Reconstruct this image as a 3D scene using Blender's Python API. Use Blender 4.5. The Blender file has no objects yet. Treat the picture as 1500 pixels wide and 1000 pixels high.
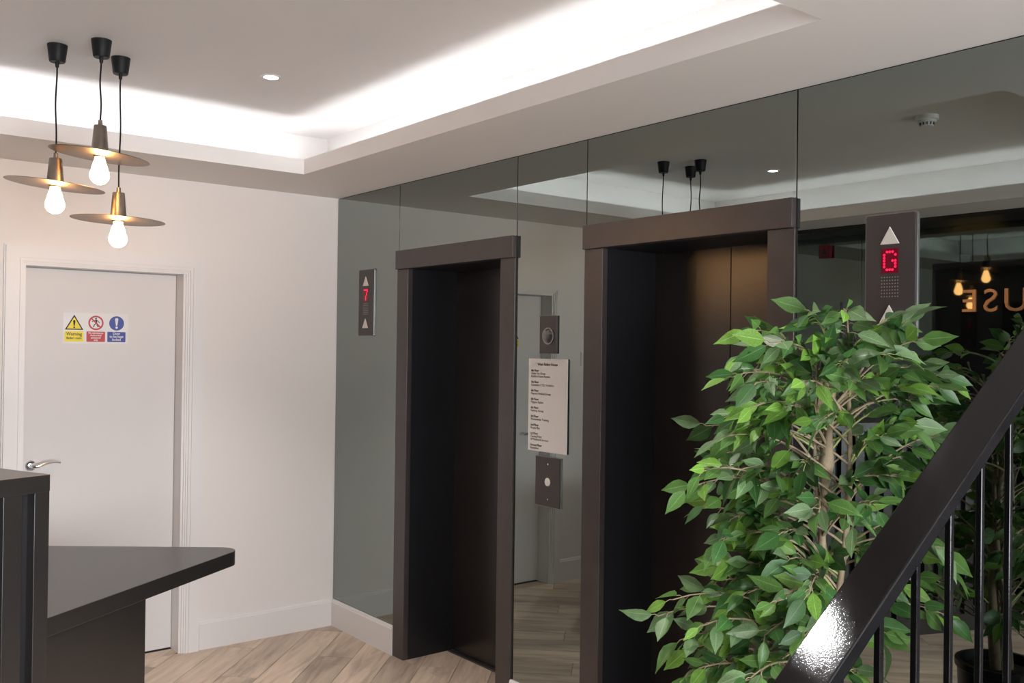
import bpy, bmesh, math, random
from mathutils import Vector, Matrix
random.seed(11)
scene = bpy.context.scene
COL = scene.collection

# ------------------------------------------------------------------ camera
YAW, ROLL, PITCH = math.radians(38.4), math.radians(0.74), math.atan(9 / 1394.0)
CAM = Vector((0, 0, 1.615))
fw0 = Vector((math.sin(YAW), math.cos(YAW), 0)); rt0 = Vector((math.cos(YAW), -math.sin(YAW), 0)); up0 = Vector((0, 0, 1))
fw = fw0 * math.cos(PITCH) + up0 * math.sin(PITCH); up1 = up0 * math.cos(PITCH) - fw0 * math.sin(PITCH)
rt = rt0 * math.cos(ROLL) + up1 * math.sin(ROLL); upv = up1 * math.cos(ROLL) - rt0 * math.sin(ROLL)
cd = bpy.data.cameras.new('camera'); cam = bpy.data.objects.new('camera', cd); COL.objects.link(cam)
cd.sensor_width = 36; cd.lens = 1394 / 1500 * 36; cd.clip_start = 0.02
cam.matrix_world = Matrix((
    (rt.x, upv.x, -fw.x, CAM.x), (rt.y, upv.y, -fw.y, CAM.y), (rt.z, upv.z, -fw.z, CAM.z), (0, 0, 0, 1)))
scene.camera = cam

# ------------------------------------------------------------------ world, daylight, exposure
w = bpy.data.worlds.new('world'); scene.world = w; w.use_nodes = True
w.node_tree.nodes['Background'].inputs[0].default_value = (0.75, 0.87, 1.0, 1)
w.node_tree.nodes['Background'].inputs[1].default_value = 0.6
def area(name, loc, target, sx, sy, power, col):
    l = bpy.data.lights.new(name, 'AREA'); l.shape = 'RECTANGLE'; l.size = sx; l.size_y = sy
    l.energy = power; l.color = col
    o = bpy.data.objects.new(name, l); COL.objects.link(o); o.location = loc
    o.rotation_euler = (Vector(target) - Vector(loc)).to_track_quat('-Z', 'Y').to_euler()
    return o
area('daylight_entrance', (0.9, -3.35, 1.3), (0.9, 0, 1.15), 3.0, 2.2, 330, (0.95, 0.97, 1.0))
area('daylight_stairwell', (3.3, 0.3, 4.25), (3.3, 0.3, 0), 1.0, 0.9, 40, (0.92, 0.96, 1.0))
vs = scene.view_settings
vs.view_transform = 'Standard'; vs.look = 'None'; vs.gamma = 1.0; vs.use_curve_mapping = False; vs.exposure = 0.3

# ------------------------------------------------------------------ helpers
def nd(nt, t, **k):
    n = nt.nodes.new(t)
    for a, b in k.items(): setattr(n, a, b)
    return n
def mat(name, col, rough=0.5, metal=0.0, spec=0.5, emit=None, estr=0.0, var=0.0, vscale=6.0, bump=0.0, bscale=200.0, coat=0.0):
    m = bpy.data.materials.new(name); m.use_nodes = True
    nt = m.node_tree; b = nt.nodes['Principled BSDF']
    b.inputs['Base Color'].default_value = (*col, 1); b.inputs['Roughness'].default_value = rough
    b.inputs['Metallic'].default_value = metal; b.inputs['Specular IOR Level'].default_value = spec
    b.inputs['Coat Weight'].default_value = coat
    if emit:
        b.inputs['Emission Color'].default_value = (*emit, 1); b.inputs['Emission Strength'].default_value = estr
    tc = nd(nt, 'ShaderNodeTexCoord')
    if var:
        n = nd(nt, 'ShaderNodeTexNoise'); n.inputs['Scale'].default_value = vscale; n.inputs['Detail'].default_value = 4
        r = nd(nt, 'ShaderNodeValToRGB')
        r.color_ramp.elements[0].position = 0.3; r.color_ramp.elements[1].position = 0.7
        r.color_ramp.elements[0].color = (*[c * (1 - var) for c in col], 1); r.color_ramp.elements[1].color = (*[min(1, c * (1 + var)) for c in col], 1)
        nt.links.new(tc.outputs['Object'], n.inputs['Vector']); nt.links.new(n.outputs['Fac'], r.inputs[0]); nt.links.new(r.outputs[0], b.inputs['Base Color'])
    if bump:
        n = nd(nt, 'ShaderNodeTexNoise'); n.inputs['Scale'].default_value = bscale; n.inputs['Detail'].default_value = 3
        bp = nd(nt, 'ShaderNodeBump'); bp.inputs['Strength'].default_value = bump; bp.inputs['Distance'].default_value = 0.002
        nt.links.new(tc.outputs['Object'], n.inputs['Vector']); nt.links.new(n.outputs['Fac'], bp.inputs['Height']); nt.links.new(bp.outputs[0], b.inputs['Normal'])
    return m

class MB:
    """collects faces in world coordinates, then links them as ONE mesh object"""
    def __init__(self): self.v = []; self.f = []; self.mi = []
    def add(self, vs_, fs, mi=0):
        o = len(self.v); self.v += [tuple(v) for v in vs_]; self.f += [tuple(o + i for i in f) for f in fs]; self.mi += [mi] * len(fs)
        return self
    def box(self, x0, x1, y0, y1, z0, z1, mi=0):
        return self.add([(x0, y0, z0), (x1, y0, z0), (x1, y1, z0), (x0, y1, z0), (x0, y0, z1), (x1, y0, z1), (x1, y1, z1), (x0, y1, z1)],
                        [(0, 3, 2, 1), (4, 5, 6, 7), (0, 1, 5, 4), (1, 2, 6, 5), (2, 3, 7, 6), (3, 0, 4, 7)], mi)
    def prism(self, pts, z0, z1, fr=None):
        n = len(pts); V = []
        for z in (z0, z1):
            for p in pts: V.append(fr(p[0], p[1], z) if fr else (p[0], p[1], z))
        F = [tuple(range(n - 1, -1, -1)), tuple(range(n, 2 * n))] + [(i, (i + 1) % n, n + (i + 1) % n, n + i) for i in range(n)]
        return self.add(V, F)
    def bar(self, a, b, wdt, hgt, side):
        """box beam from a to b; side = unit vector of its width"""
        a, b = Vector(a), Vector(b); d = (b - a).normalized(); s = Vector(side).normalized(); n = d.cross(s).normalized()
        V = [p + s * (sx * wdt / 2) + n * (sz * hgt / 2) for p in (a, b) for sx, sz in ((-1, -1), (1, -1), (1, 1), (-1, 1))]
        return self.add(V, [(0, 3, 2, 1), (4, 5, 6, 7), (0, 1, 5, 4), (1, 2, 6, 5), (2, 3, 7, 6), (3, 0, 4, 7)])
    def tube(self, pts, rads, seg=8, cap=True):
        pts = [Vector(p) for p in pts]; n = len(pts)
        if not isinstance(rads, (list, tuple)): rads = [rads] * n
        o = len(self.v); V = []; F = []
        prev = None
        for i, p in enumerate(pts):
            d = (pts[min(i + 1, n - 1)] - pts[max(i - 1, 0)]).normalized()
            if prev is None: a = d.orthogonal().normalized()
            else: a = (prev - d * prev.dot(d)).normalized()
            prev = a; b = d.cross(a)
            for k in range(seg):
                t = 2 * math.pi * k / seg; V.append(p + (a * math.cos(t) + b * math.sin(t)) * rads[i])
        for i in range(n - 1):
            for k in range(seg):
                F.append((i * seg + k, i * seg + (k + 1) % seg, (i + 1) * seg + (k + 1) % seg, (i + 1) * seg + k))
        if cap: F += [tuple(range(seg - 1, -1, -1)), tuple((n - 1) * seg + k for k in range(seg))]
        return self.add(V, F)
    def lathe(self, c, prof, seg=28, M=None):
        """prof: (radius, height) pairs revolved about the upright axis through c; M tilts it about c"""
        c = Vector(c); V = []; F = []; n = len(prof)
        for r, z in prof:
            for k in range(seg):
                t = 2 * math.pi * k / seg; q = Vector((r * math.cos(t), r * math.sin(t), z))
                V.append(c + (M @ q if M else q))
        for i in range(n - 1):
            for k in range(seg): F.append((i * seg + k, i * seg + (k + 1) % seg, (i + 1) * seg + (k + 1) % seg, (i + 1) * seg + k))
        F += [tuple(range(seg - 1, -1, -1)), tuple((n - 1) * seg + k for k in range(seg))]
        return self.add(V, F)
    def build(self, name, m, parent=None, bevel=0.0, smooth=False, segs=2, origin=None):
        org = wloc(parent) if parent else Vector(origin or (0, 0, 0))
        me = bpy.data.meshes.new(name)
        me.from_pydata([tuple(Vector(v) - org) for v in self.v], [], self.f)
        ms = m if isinstance(m, (list, tuple)) else [m]
        for x in ms: me.materials.append(x)
        if len(ms) > 1: me.polygons.foreach_set('material_index', self.mi)
        bm = bmesh.new(); bm.from_mesh(me)
        bmesh.ops.recalc_face_normals(bm, faces=bm.faces[:])
        if bevel:
            ed = [e for e in bm.edges if len(e.link_faces) == 2 and e.calc_face_angle(0) > 0.6]
            bmesh.ops.bevel(bm, geom=ed, offset=bevel, segments=segs, affect='EDGES', profile=0.5)
        bm.to_mesh(me); bm.free()
        if smooth:
            me.polygons.foreach_set('use_smooth', [True] * len(me.polygons))
            me.set_sharp_from_angle(angle=math.radians(40))
        o = bpy.data.objects.new(name, me); COL.objects.link(o)
        if parent: o.parent = parent
        else: o.location = org
        return o
def wloc(o):
    v = Vector((0, 0, 0))
    while o: v += Vector(o.location); o = o.parent
    return v
def empty(name, loc):
    o = bpy.data.objects.new(name, None); COL.objects.link(o); o.location = loc; o.empty_display_size = 0.1; return o
def tag(o, label, cat=None, group=None, kind=None):
    o['label'] = label
    if cat: o['category'] = cat
    if group: o['group'] = group
    if kind: o['kind'] = kind
    return o
def thing(name, loc, label, cat, group=None, kind=None): return tag(empty(name, loc), label, cat, group, kind)
# frames for flat-mounted work: (x along the face, y up, t out of the face)
def FR(x0, y, z): return lambda a, b, t: (x0 - t, y - a, z + b)          # on the lift wall, seen from the room
def FL(x, y0, z): return lambda a, b, t: (x + a, y0 - t, z + b)          # on the door wall
def FO(x0, y, z): return lambda a, b, t: (x0 + t, y + a, z + b)          # on the wall opposite the lifts
def rect(a0, a1, b0, b1): return [(a0, b0), (a1, b0), (a1, b1), (a0, b1)]
def rrect(a0, a1, b0, b1, r, n=4):
    P = []
    for cx, cy, s in ((a1 - r, b0 + r, -90), (a1 - r, b1 - r, 0), (a0 + r, b1 - r, 90), (a0 + r, b0 + r, 180)):
        for i in range(n + 1):
            t = math.radians(s + 90 * i / n); P.append((cx + r * math.cos(t), cy + r * math.sin(t)))
    return P
def circ(cx, cy, r, n=28): return [(cx + r * math.cos(2 * math.pi * i / n), cy + r * math.sin(2 * math.pi * i / n)) for i in range(n)]
def ring(mb, fr, cx, cy, r0, r1, t0, t1, n=32):
    o = []; 
    for t in (t0, t1):
        for r in (r0, r1):
            o += [fr(cx + r * math.cos(2 * math.pi * i / n), cy + r * math.sin(2 * math.pi * i / n), t) for i in range(n)]
    F = []
    for i in range(n):
        j = (i + 1) % n
        F += [(2 * n + i, 3 * n + i, 3 * n + j, 2 * n + j), (i, n + i, n + j, j), (n + i, 3 * n + i, 3 * n + j, n + j), (i, 2 * n + i, 2 * n + j, j)]
    return mb.add(o, F)
def text(name, s, fr, size, m, parent, t=0.0004, depth=0.0003, align='LEFT', bold=0.0, xs=1.0, ls=1.0, sc=1.0):
    cu = bpy.data.curves.new(name, 'FONT'); cu.body = s; cu.size = size; cu.align_x = align; cu.extrude = depth / 2; cu.offset = bold; cu.space_line = ls
    cu.resolution_u = 3; cu.space_character = sc
    to = bpy.data.objects.new(name, cu); COL.objects.link(to)
    dg = bpy.context.evaluated_depsgraph_get(); me = bpy.data.meshes.new_from_object(to.evaluated_get(dg))
    bpy.data.objects.remove(to)
    org = wloc(parent)
    for v in me.vertices:
        v.co = Vector(fr(v.co.x * xs, v.co.y, v.co.z + t + depth / 2)) - org
    bm = bmesh.new(); bm.from_mesh(me); bmesh.ops.recalc_face_normals(bm, faces=bm.faces[:]); bm.to_mesh(me); bm.free()
    me.materials.clear(); me.materials.append(m)
    o = bpy.data.objects.new(name, me); COL.objects.link(o); o.parent = parent
    return o
def copy_tree(o, parent=None):
    c = o.copy(); COL.objects.link(c); c.parent = parent
    for ch in list(o.children): copy_tree(ch, c)
    return c

# ------------------------------------------------------------------ materials
M_wall = mat('painted_plaster', (0.79, 0.75, 0.73), 0.8, bump=0.06, bscale=120)
M_ceil = mat('ceiling_paint', (0.77, 0.74, 0.725), 0.7, bump=0.04, bscale=90)
M_gloss = mat('white_gloss_paint', (0.78, 0.755, 0.75), 0.42, bump=0.10, bscale=60)
M_leafd = mat('door_paint', (0.70, 0.675, 0.67), 0.6, bump=0.05, bscale=40)
M_mirror = mat('tinted_mirror', (0.27, 0.298, 0.285), 0.0, 1.0)
M_mirror2 = mat('dark_tinted_mirror', (0.185, 0.22, 0.20), 0.0, 1.0)
M_black = mat('black_backing', (0.012, 0.012, 0.013), 0.5)
M_frame = mat('bronze_laminate', (0.048, 0.038, 0.037), 0.36, spec=0.6, var=0.08, vscale=14)
M_reveal = mat('black_reveal', (0.014, 0.014, 0.017), 0.35, spec=0.35)
M_ldoor = mat('lift_door_satin', (0.020, 0.015, 0.014), 0.27, spec=0.65)
M_sill = mat('aluminium_sill', (0.35, 0.34, 0.33), 0.35, 0.9)
M_desk = mat('charcoal_laminate', (0.022, 0.019, 0.018), 0.30, spec=0.85, var=0.06, vscale=30)
M_deskd = mat('desk_backing', (0.012, 0.012, 0.014), 0.45)
M_rail = mat('black_gloss_steel', (0.005, 0.005, 0.006), 0.055, spec=0.32, bump=0.07, bscale=330)
M_panel = mat('black_gloss_panel', (0.008, 0.008, 0.009), 0.03, spec=0.75)
M_copper = mat('copper_letters', (0.80, 0.46, 0.28), 0.35, 0.85)
M_brown = mat('anodised_plate', (0.050, 0.042, 0.042), 0.42)
M_plateedge = mat('brushed_rim', (0.32, 0.30, 0.30), 0.35, 1.0)
M_but = mat('pale_button', (0.72, 0.68, 0.62), 0.4)
M_red = mat('led_red', (0.3, 0.0, 0.01), 0.4, emit=(1.0, 0.01, 0.06), estr=1.6)
M_redback = mat('led_window', (0.10, 0.004, 0.012), 0.15, emit=(1.0, 0.0, 0.08), estr=0.05)
M_hole = mat('speaker_hole', (0.45, 0.40, 0.36), 0.35, 0.8)
M_chrome = mat('chrome', (0.85, 0.86, 0.88), 0.07, 1.0)
M_bronze = mat('aged_brass', (0.22, 0.185, 0.155), 0.40, 1.0, var=0.12, vscale=25)
M_cord = mat('black_flex', (0.010, 0.010, 0.011), 0.7, spec=0.15)
M_rose = mat('black_plastic', (0.012, 0.012, 0.013), 0.5, spec=0.2)
M_bulb = mat('filament_bulb', (1, 0.9, 0.7), 0.2, emit=(1.0, 0.50, 0.16), estr=48)
M_led = mat('led_strip', (1, 1, 1), 0.5, emit=(0.93, 0.97, 1.0), estr=15)
M_down = mat('downlight_lens', (1, 1, 1), 0.4, emit=(1.0, 0.95, 0.97), estr=18)
M_white = mat('white_plastic', (0.75, 0.75, 0.73), 0.4)
M_paper = mat('white_acrylic', (0.72, 0.70, 0.69), 0.35)
M_ink = mat('black_ink', (0.012, 0.012, 0.014), 0.6)
M_yel = mat('sign_yellow', (0.82, 0.66, 0.02), 0.4)
M_sred = mat('sign_red', (0.50, 0.03, 0.04), 0.4)
M_sblue = mat('sign_blue', (0.035, 0.06, 0.30), 0.4)
M_swhite = mat('sign_white', (0.74, 0.72, 0.72), 0.35)
M_alarm = mat('alarm_red', (0.14, 0.008, 0.014), 0.4)
M_bark = mat('ficus_bark', (0.30, 0.235, 0.155), 0.8, var=0.35, vscale=35, bump=0.5, bscale=60)
M_twig = mat('ficus_twig', (0.36, 0.40, 0.16), 0.6, var=0.2, vscale=40)
M_soil = mat('dark_moss', (0.03, 0.028, 0.018), 0.9, var=0.4, vscale=40, bump=0.8, bscale=60)
M_pot = mat('black_planter', (0.012, 0.012, 0.013), 0.35)
M_concrete = mat('stair_tread', (0.16, 0.15, 0.15), 0.7, var=0.15, vscale=20)

def leaf_mat(name, col, tr):
    m = bpy.data.materials.new(name); m.use_nodes = True; nt = m.node_tree; b = nt.nodes['Principled BSDF']
    tc = nd(nt, 'ShaderNodeTexCoord'); oi = nd(nt, 'ShaderNodeObjectInfo')
    n = nd(nt, 'ShaderNodeTexNoise'); n.inputs['Scale'].default_value = 30
    r = nd(nt, 'ShaderNodeValToRGB'); r.color_ramp.elements[0].position = 0.3; r.color_ramp.elements[1].position = 0.75
    r.color_ramp.elements[0].color = (*[c * 0.75 for c in col], 1); r.color_ramp.elements[1].color = (*[c * 1.2 for c in col], 1)
    h = nd(nt, 'ShaderNodeHueSaturation'); mr = nd(nt, 'ShaderNodeMapRange'); mr.inputs[3].default_value = 0.75; mr.inputs[4].default_value = 1.3
    nt.links.new(tc.outputs['Object'], n.inputs['Vector']); nt.links.new(n.outputs['Fac'], r.inputs[0]); nt.links.new(r.outputs[0], h.inputs['Color'])
    # pale midrib along the middle of each blade
    uv = nd(nt, 'ShaderNodeUVMap'); sx = nd(nt, 'ShaderNodeSeparateXYZ'); sb = nd(nt, 'ShaderNodeMath', operation='SUBTRACT'); sb.inputs[1].default_value = 0.5
    ab = nd(nt, 'ShaderNodeMath', operation='ABSOLUTE'); lt = nd(nt, 'ShaderNodeMath', operation='LESS_THAN'); lt.inputs[1].default_value = 0.022
    mxc = nd(nt, 'ShaderNodeMix', data_type='RGBA'); mxc.inputs['B'].default_value = (*[min(1, c * 1.5 + 0.05) for c in col], 1)
    nt.links.new(uv.outputs[0], sx.inputs[0]); nt.links.new(sx.outputs[0], sb.inputs[0]); nt.links.new(sb.outputs[0], ab.inputs[0]); nt.links.new(ab.outputs[0], lt.inputs[0])
    nt.links.new(lt.outputs[0], mxc.inputs['Factor']); nt.links.new(r.outputs[0], mxc.inputs['A']); nt.links.new(mxc.outputs['Result'], h.inputs['Color'])
    nt.links.new(oi.outputs['Random'], mr.inputs[0]); nt.links.new(mr.outputs[0], h.inputs['Value']); nt.links.new(h.outputs[0], b.inputs['Base Color'])
    b.inputs['Roughness'].default_value = 0.38; b.inputs['Specular IOR Level'].default_value = 0.42
    t = nd(nt, 'ShaderNodeBsdfTranslucent'); mx = nd(nt, 'ShaderNodeMixShader'); mx.inputs[0].default_value = tr
    nt.links.new(h.outputs[0], t.inputs[0]); nt.links.new(b.outputs[0], mx.inputs[1]); nt.links.new(t.outputs[0], mx.inputs[2])
    nt.links.new(mx.outputs[0], nt.nodes['Material Output'].inputs[0])
    return m
LEAFM = [leaf_mat('leaf_deep', (0.055, 0.155, 0.040), 0.24), leaf_mat('leaf_mid', (0.115, 0.25, 0.060), 0.30),
         leaf_mat('leaf_bright', (0.22, 0.44, 0.075), 0.38), leaf_mat('leaf_sheen', (0.16, 0.27, 0.12), 0.22)]  # last variant: greyish sheen of the blades put into the base colour

def floor_mat():
    m = bpy.data.materials.new('oak_vinyl'); m.use_nodes = True; nt = m.node_tree; b = nt.nodes['Principled BSDF']
    tc = nd(nt, 'ShaderNodeTexCoord'); oi = nd(nt, 'ShaderNodeObjectInfo')
    mp = nd(nt, 'ShaderNodeMapping'); mp.inputs['Scale'].default_value = (1.5, 11, 1)
    add = nd(nt, 'ShaderNodeVectorMath', operation='MULTIPLY_ADD'); add.inputs[1].default_value = (31, 57, 13)
    cmb = nd(nt, 'ShaderNodeCombineXYZ')
    for i in range(3): nt.links.new(oi.outputs['Random'], cmb.inputs[i])
    nt.links.new(tc.outputs['Object'], mp.inputs['Vector'])
    nt.links.new(cmb.outputs[0], add.inputs[0]); nt.links.new(mp.outputs[0], add.inputs[2])
    n = nd(nt, 'ShaderNodeTexNoise'); n.inputs['Scale'].default_value = 1.3; n.inputs['Detail'].default_value = 7; n.inputs['Roughness'].default_value = 0.62; n.inputs['Distortion'].default_value = 0.6
    nt.links.new(add.outputs[0], n.inputs['Vector'])
    r = nd(nt, 'ShaderNodeValToRGB'); e = r.color_ramp.elements
    e[0].position = 0.30; e[0].color = (0.30, 0.23, 0.18, 1); e[1].position = 0.72; e[1].color = (0.72, 0.58, 0.455, 1)
    x = e.new(0.5); x.color = (0.55, 0.432, 0.335, 1)
    nt.links.new(n.outputs['Fac'], r.inputs[0])
    h = nd(nt, 'ShaderNodeHueSaturation'); mr = nd(nt, 'ShaderNodeMapRange'); mr.inputs[3].default_value = 0.82; mr.inputs[4].default_value = 1.15
    nt.links.new(oi.outputs['Random'], mr.inputs[0]); nt.links.new(mr.outputs[0], h.inputs['Value']); nt.links.new(r.outputs[0], h.inputs['Color'])
    nt.links.new(h.outputs[0], b.inputs['Base Color']); b.inputs['Roughness'].default_value = 0.45; b.inputs['Specular IOR Level'].default_value = 0.35
    bp = nd(nt, 'ShaderNodeBump'); bp.inputs['Strength'].default_value = 0.15; bp.inputs['Distance'].default_value = 0.001
    nt.links.new(n.outputs['Fac'], bp.inputs['Height']); nt.links.new(bp.outputs[0], b.inputs['Normal'])
    return m
M_floor = floor_mat()
def glass_mat():
    m = bpy.data.materials.new('window_glass'); m.use_nodes = True; nt = m.node_tree
    t = nd(nt, 'ShaderNodeBsdfTransparent'); g = nd(nt, 'ShaderNodeBsdfGlossy'); g.inputs['Roughness'].default_value = 0.0
    mx = nd(nt, 'ShaderNodeMixShader'); mx.inputs[0].default_value = 0.06
    nt.links.new(t.outputs[0], mx.inputs[1]); nt.links.new(g.outputs[0], mx.inputs[2]); nt.links.new(mx.outputs[0], nt.nodes['Material Output'].inputs[0])
    return m
M_glass = glass_mat()

# ------------------------------------------------------------------ dimensions
XW, YW, XO, YR = 2.63, 4.96, -0.80, -3.0       # lift wall, door wall, opposite wall, glazed rear wall
ZS, ZC = 2.466, 2.72                           # soffit, raised ceiling
LIFTS = [(4.280, 3.292), (2.840, 1.844)]       # outer edges of the two lift frames
JW, ZH0, ZH1 = 0.105, 2.015, 2.112             # jamb width, header bottom and top
XD = 2.925                                     # lift doors
DX0, DX1, DZ = 0.985, 1.742, 1.980              # door opening
YE = 0.95                                      # end of the lift wall at the stairs

# ------------------------------------------------------------------ floor of diagonal planks
fl = MB().box(XO, XW + 0.4, YR, YW + 0.2, -0.06, -0.009).build('floor', M_black)
tag(fl, 'greyed oak plank floor laid diagonally', 'floor', kind='structure')
def clip(poly, x0, x1, y0, y1):
    for ax, val, sg in ((0, x0, 1), (0, x1, -1), (1, y0, 1), (1, y1, -1)):
        out = []
        for i in range(len(poly)):
            a, b = poly[i], poly[(i + 1) % len(poly)]
            ina, inb = (a[ax] - val) * sg >= 0, (b[ax] - val) * sg >= 0
            if ina: out.append(a)
            if ina != inb:
                t = (val - a[ax]) / (b[ax] - a[ax]); out.append((a[0] + t * (b[0] - a[0]), a[1] + t * (b[1] - a[1])))
        poly = out
        if len(poly) < 3: return []
    return poly
def area2(p): return abs(sum(p[i][0] * p[(i + 1) % len(p)][1] - p[(i + 1) % len(p)][0] * p[i][1] for i in range(len(p)))) / 2
PWID, PLEN, GAP = 0.185, 1.22, 0.0012
s45 = math.sqrt(0.5)
def plank_area(u0, v0, rects):
    cu_, cv_ = u0 + PLEN / 2, v0 + PWID / 2
    cw = ((cu_ - cv_) * s45, (cu_ + cv_) * s45)
    corners = [(u0 + GAP, v0 + GAP), (u0 + PLEN - GAP, v0 + GAP), (u0 + PLEN - GAP, v0 + PWID - GAP), (u0 + GAP, v0 + PWID - GAP)]
    wp = [((u - v) * s45, (u + v) * s45) for u, v in corners]
    for r in rects:
        p = clip(wp, *r)
        if len(p) < 3 or area2(p) < 0.0004: continue
        loc = [(((x - cw[0]) + (y - cw[1])) * s45, (-(x - cw[0]) + (y - cw[1])) * s45) for x, y in p]
        mb = MB().prism(loc, -0.008, 0.0)
        o = mb.build('plank', M_floor); o.location = (cw[0], cw[1], 0); o.rotation_euler.z = math.pi / 4; o.parent = fl
rects_ = [(XO, XW, YR, YW), (DX0, DX1, YW, YW + 0.10)] + [(XW, XD - 0.03, b + JW, a - JW) for a, b in LIFTS]
v_ = -4.0; row = 0
while v_ < 5.5:
    u_ = -4.0 + (row * 0.43) % PLEN
    while u_ < 6.5:
        plank_area(u_, v_, rects_); u_ += PLEN
    v_ += PWID; row += 1

# ------------------------------------------------------------------ ceiling with cove recess
RX0, RX1, RY0, RY1 = -0.09, 2.125, 1.42, 4.37        # opening of the recess
BX0, BX1, BY0, BY1 = -0.33, 2.385, 1.16, 4.63        # set-back cove walls
ce = MB().box(XO - 0.1, XW + 0.1, YR - 0.1, YW + 0.1, ZC, ZC + 0.1).build('ceiling', M_ceil)
tag(ce, 'white raised ceiling with a lit cove around its recess', 'ceiling', kind='structure')
sf = MB()
sf.box(XO - 0.05, XW + 0.02, YR, RY0 - 0.022, ZS, ZS + 0.02).box(XO - 0.05, XW + 0.02, RY1 + 0.022, YW + 0.02, ZS, ZS + 0.02)
sf.box(XO - 0.05, RX0 - 0.022, RY0 - 0.022, RY1 + 0.022, ZS, ZS + 0.02).box(RX1 + 0.022, XW + 0.02, RY0 - 0.022, RY1 + 0.022, ZS, ZS + 0.02)
sf.build('soffit', M_ceil, ce)
T = 0.022; ZU = 2.541
for nme, b in (('upstand', (RX1, RX1 + T, RY0 - T, RY1 + T)), ('upstand', (RX0 - T, RX0, RY0 - T, RY1 + T)), ('upstand', (RX0, RX1, RY1, RY1 + T)), ('upstand', (RX0, RX1, RY0 - T, RY0))):
    MB().box(*b, ZS, ZU).build(nme, M_ceil, ce)
for b in ((BX1, BX1 + 0.03, BY0, BY1), (BX0 - 0.03, BX0, BY0, BY1), (BX0, BX1, BY1, BY1 + 0.03), (BX0, BX1, BY0 - 0.03, BY0)):
    MB().box(*b, ZS + 0.02, ZC).build('cove_wall', M_ceil, ce)
# LED tape behind each upstand
g = 'led tapes in the ceiling cove'
L0, L1, LZ0, LZ1 = 0.030, 0.046, ZS + 0.021, ZS + 0.029
for (b, lab) in (((RX1 + T + L0, RX1 + T + L1, RY0, RY1), 'white led tape hidden in the cove beside the lift wall'),
                 ((RX0 - T - L1, RX0 - T - L0, RY0, RY1), 'white led tape hidden in the cove beside the reception sign wall'),
                 ((RX0, RX1, RY1 + T + L0, RY1 + T + L1), 'white led tape hidden in the cove above the boiler room door'),
                 ((RX0, RX1, RY0 - T - L1, RY0 - T - L0), 'white led tape hidden in the cove beside the staircase')):
    tag(MB().box(*b, LZ0, LZ1).build('led_strip', M_led), lab, 'led strip', g)

# ------------------------------------------------------------------ door wall (left) with its opening
DX0, DX1, DZ = 0.985, 1.742, 1.980
wl = MB().box(XO - 0.1, DX0, YW, YW + 0.16, 0, ZC).box(DX1, XW + 0.5, YW, YW + 0.16, 0, ZC).box(DX0, DX1, YW, YW + 0.16, DZ, ZC).build('wall_left', M_wall)
tag(wl, 'plain white plaster wall holding the boiler room door', 'wall', kind='structure')
dr = thing('door_1', (DX0, YW, 0), 'white painted flush door set back in a white moulded frame', 'door', kind='structure')
lin = MB().box(DX0, DX0 + 0.004, YW - 0.001, YW + 0.16, 0, DZ).box(DX1 - 0.004, DX1, YW - 0.001, YW + 0.16, 0, DZ).box(DX0, DX1, YW - 0.001, YW + 0.16, DZ - 0.004, DZ)
lin.build('door_lining', M_gloss, dr)
lf = MB().box(DX0 + 0.006, DX1 - 0.006, YW + 0.105, YW + 0.149, 0.008, DZ - 0.007).build('door_leaf', M_leafd, dr, bevel=0.0015)
MB().box(DX0, DX1, YW + 0.100, YW + 0.16, -0.006, 0.0015).build('door_gap_shade', M_black, dr)  # black strip put in for the shade in the gap below the leaf
def architrave(pts_in, pts_out):   # three proud steps across a 0.09 m moulding
    mb = MB()
    for f0, f1, p in ((0.0, 0.10, 0.008), (0.10, 0.19, 0.015), (0.19, 0.29, 0.023), (0.29, 0.36, 0.018), (0.36, 0.94, 0.024), (0.94, 1.0, 0.012)):
        q = [tuple(a + (b - a) * f for a, b in zip(i, o)) for f in (f0, f1) for i, o in zip(pts_in, pts_out)]
        P = [q[0], q[1], q[3], q[2]]
        mb.prism(P, 0, p, FL(0, YW, 0))
    return mb
e_ = 0.008; AW = 0.094
i0, i1, zt = DX0 - e_ + 0.012, DX1 + e_, DZ + e_ - 0.012
architrave([(i1, 0), (i1, zt)], [(i1 + AW, 0), (i1 + AW, zt + AW)]).build('architrave', M_gloss, dr)
architrave([(i0, 0), (i0, zt)], [(i0 - AW, 0), (i0 - AW, zt + AW)]).build('architrave', M_gloss, dr)
architrave([(i0, zt), (i1, zt)], [(i0 - AW, zt + AW), (i1 + AW, zt + AW)]).build('architrave', M_gloss, dr)
# lever handle on round rose
hx, hz, hy = DX0 + 0.062, 1.012, YW + 0.105
hd = MB().lathe((0, 0, 0), [(0.0, 0), (0.026, 0), (0.026, 0.005), (0.022, 0.009), (0.0, 0.009)], 28)
hd.v = [(hx + v[0], hy - v[2], hz + v[1]) for v in hd.v]
ho = hd.build('handle_rose', M_chrome, lf, smooth=True)
pts = [(hx, hy - 0.006, hz), (hx, hy - 0.03, hz), (hx + 0.006, hy - 0.045, hz), (hx + 0.022, hy - 0.050, hz + 0.001)]
for i in range(1, 9):
    t = i / 8; pts.append((hx + 0.022 + 0.10 * t, hy - 0.050, hz + 0.001 + 0.020 * math.sin(t * 2.2) - 0.004 * t))
MB().tube(pts, [0.010, 0.010, 0.010, 0.0095] + [0.0088 - 0.0004 * i for i in range(8)], 12).build('lever_handle', M_chrome, lf, smooth=True)

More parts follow.
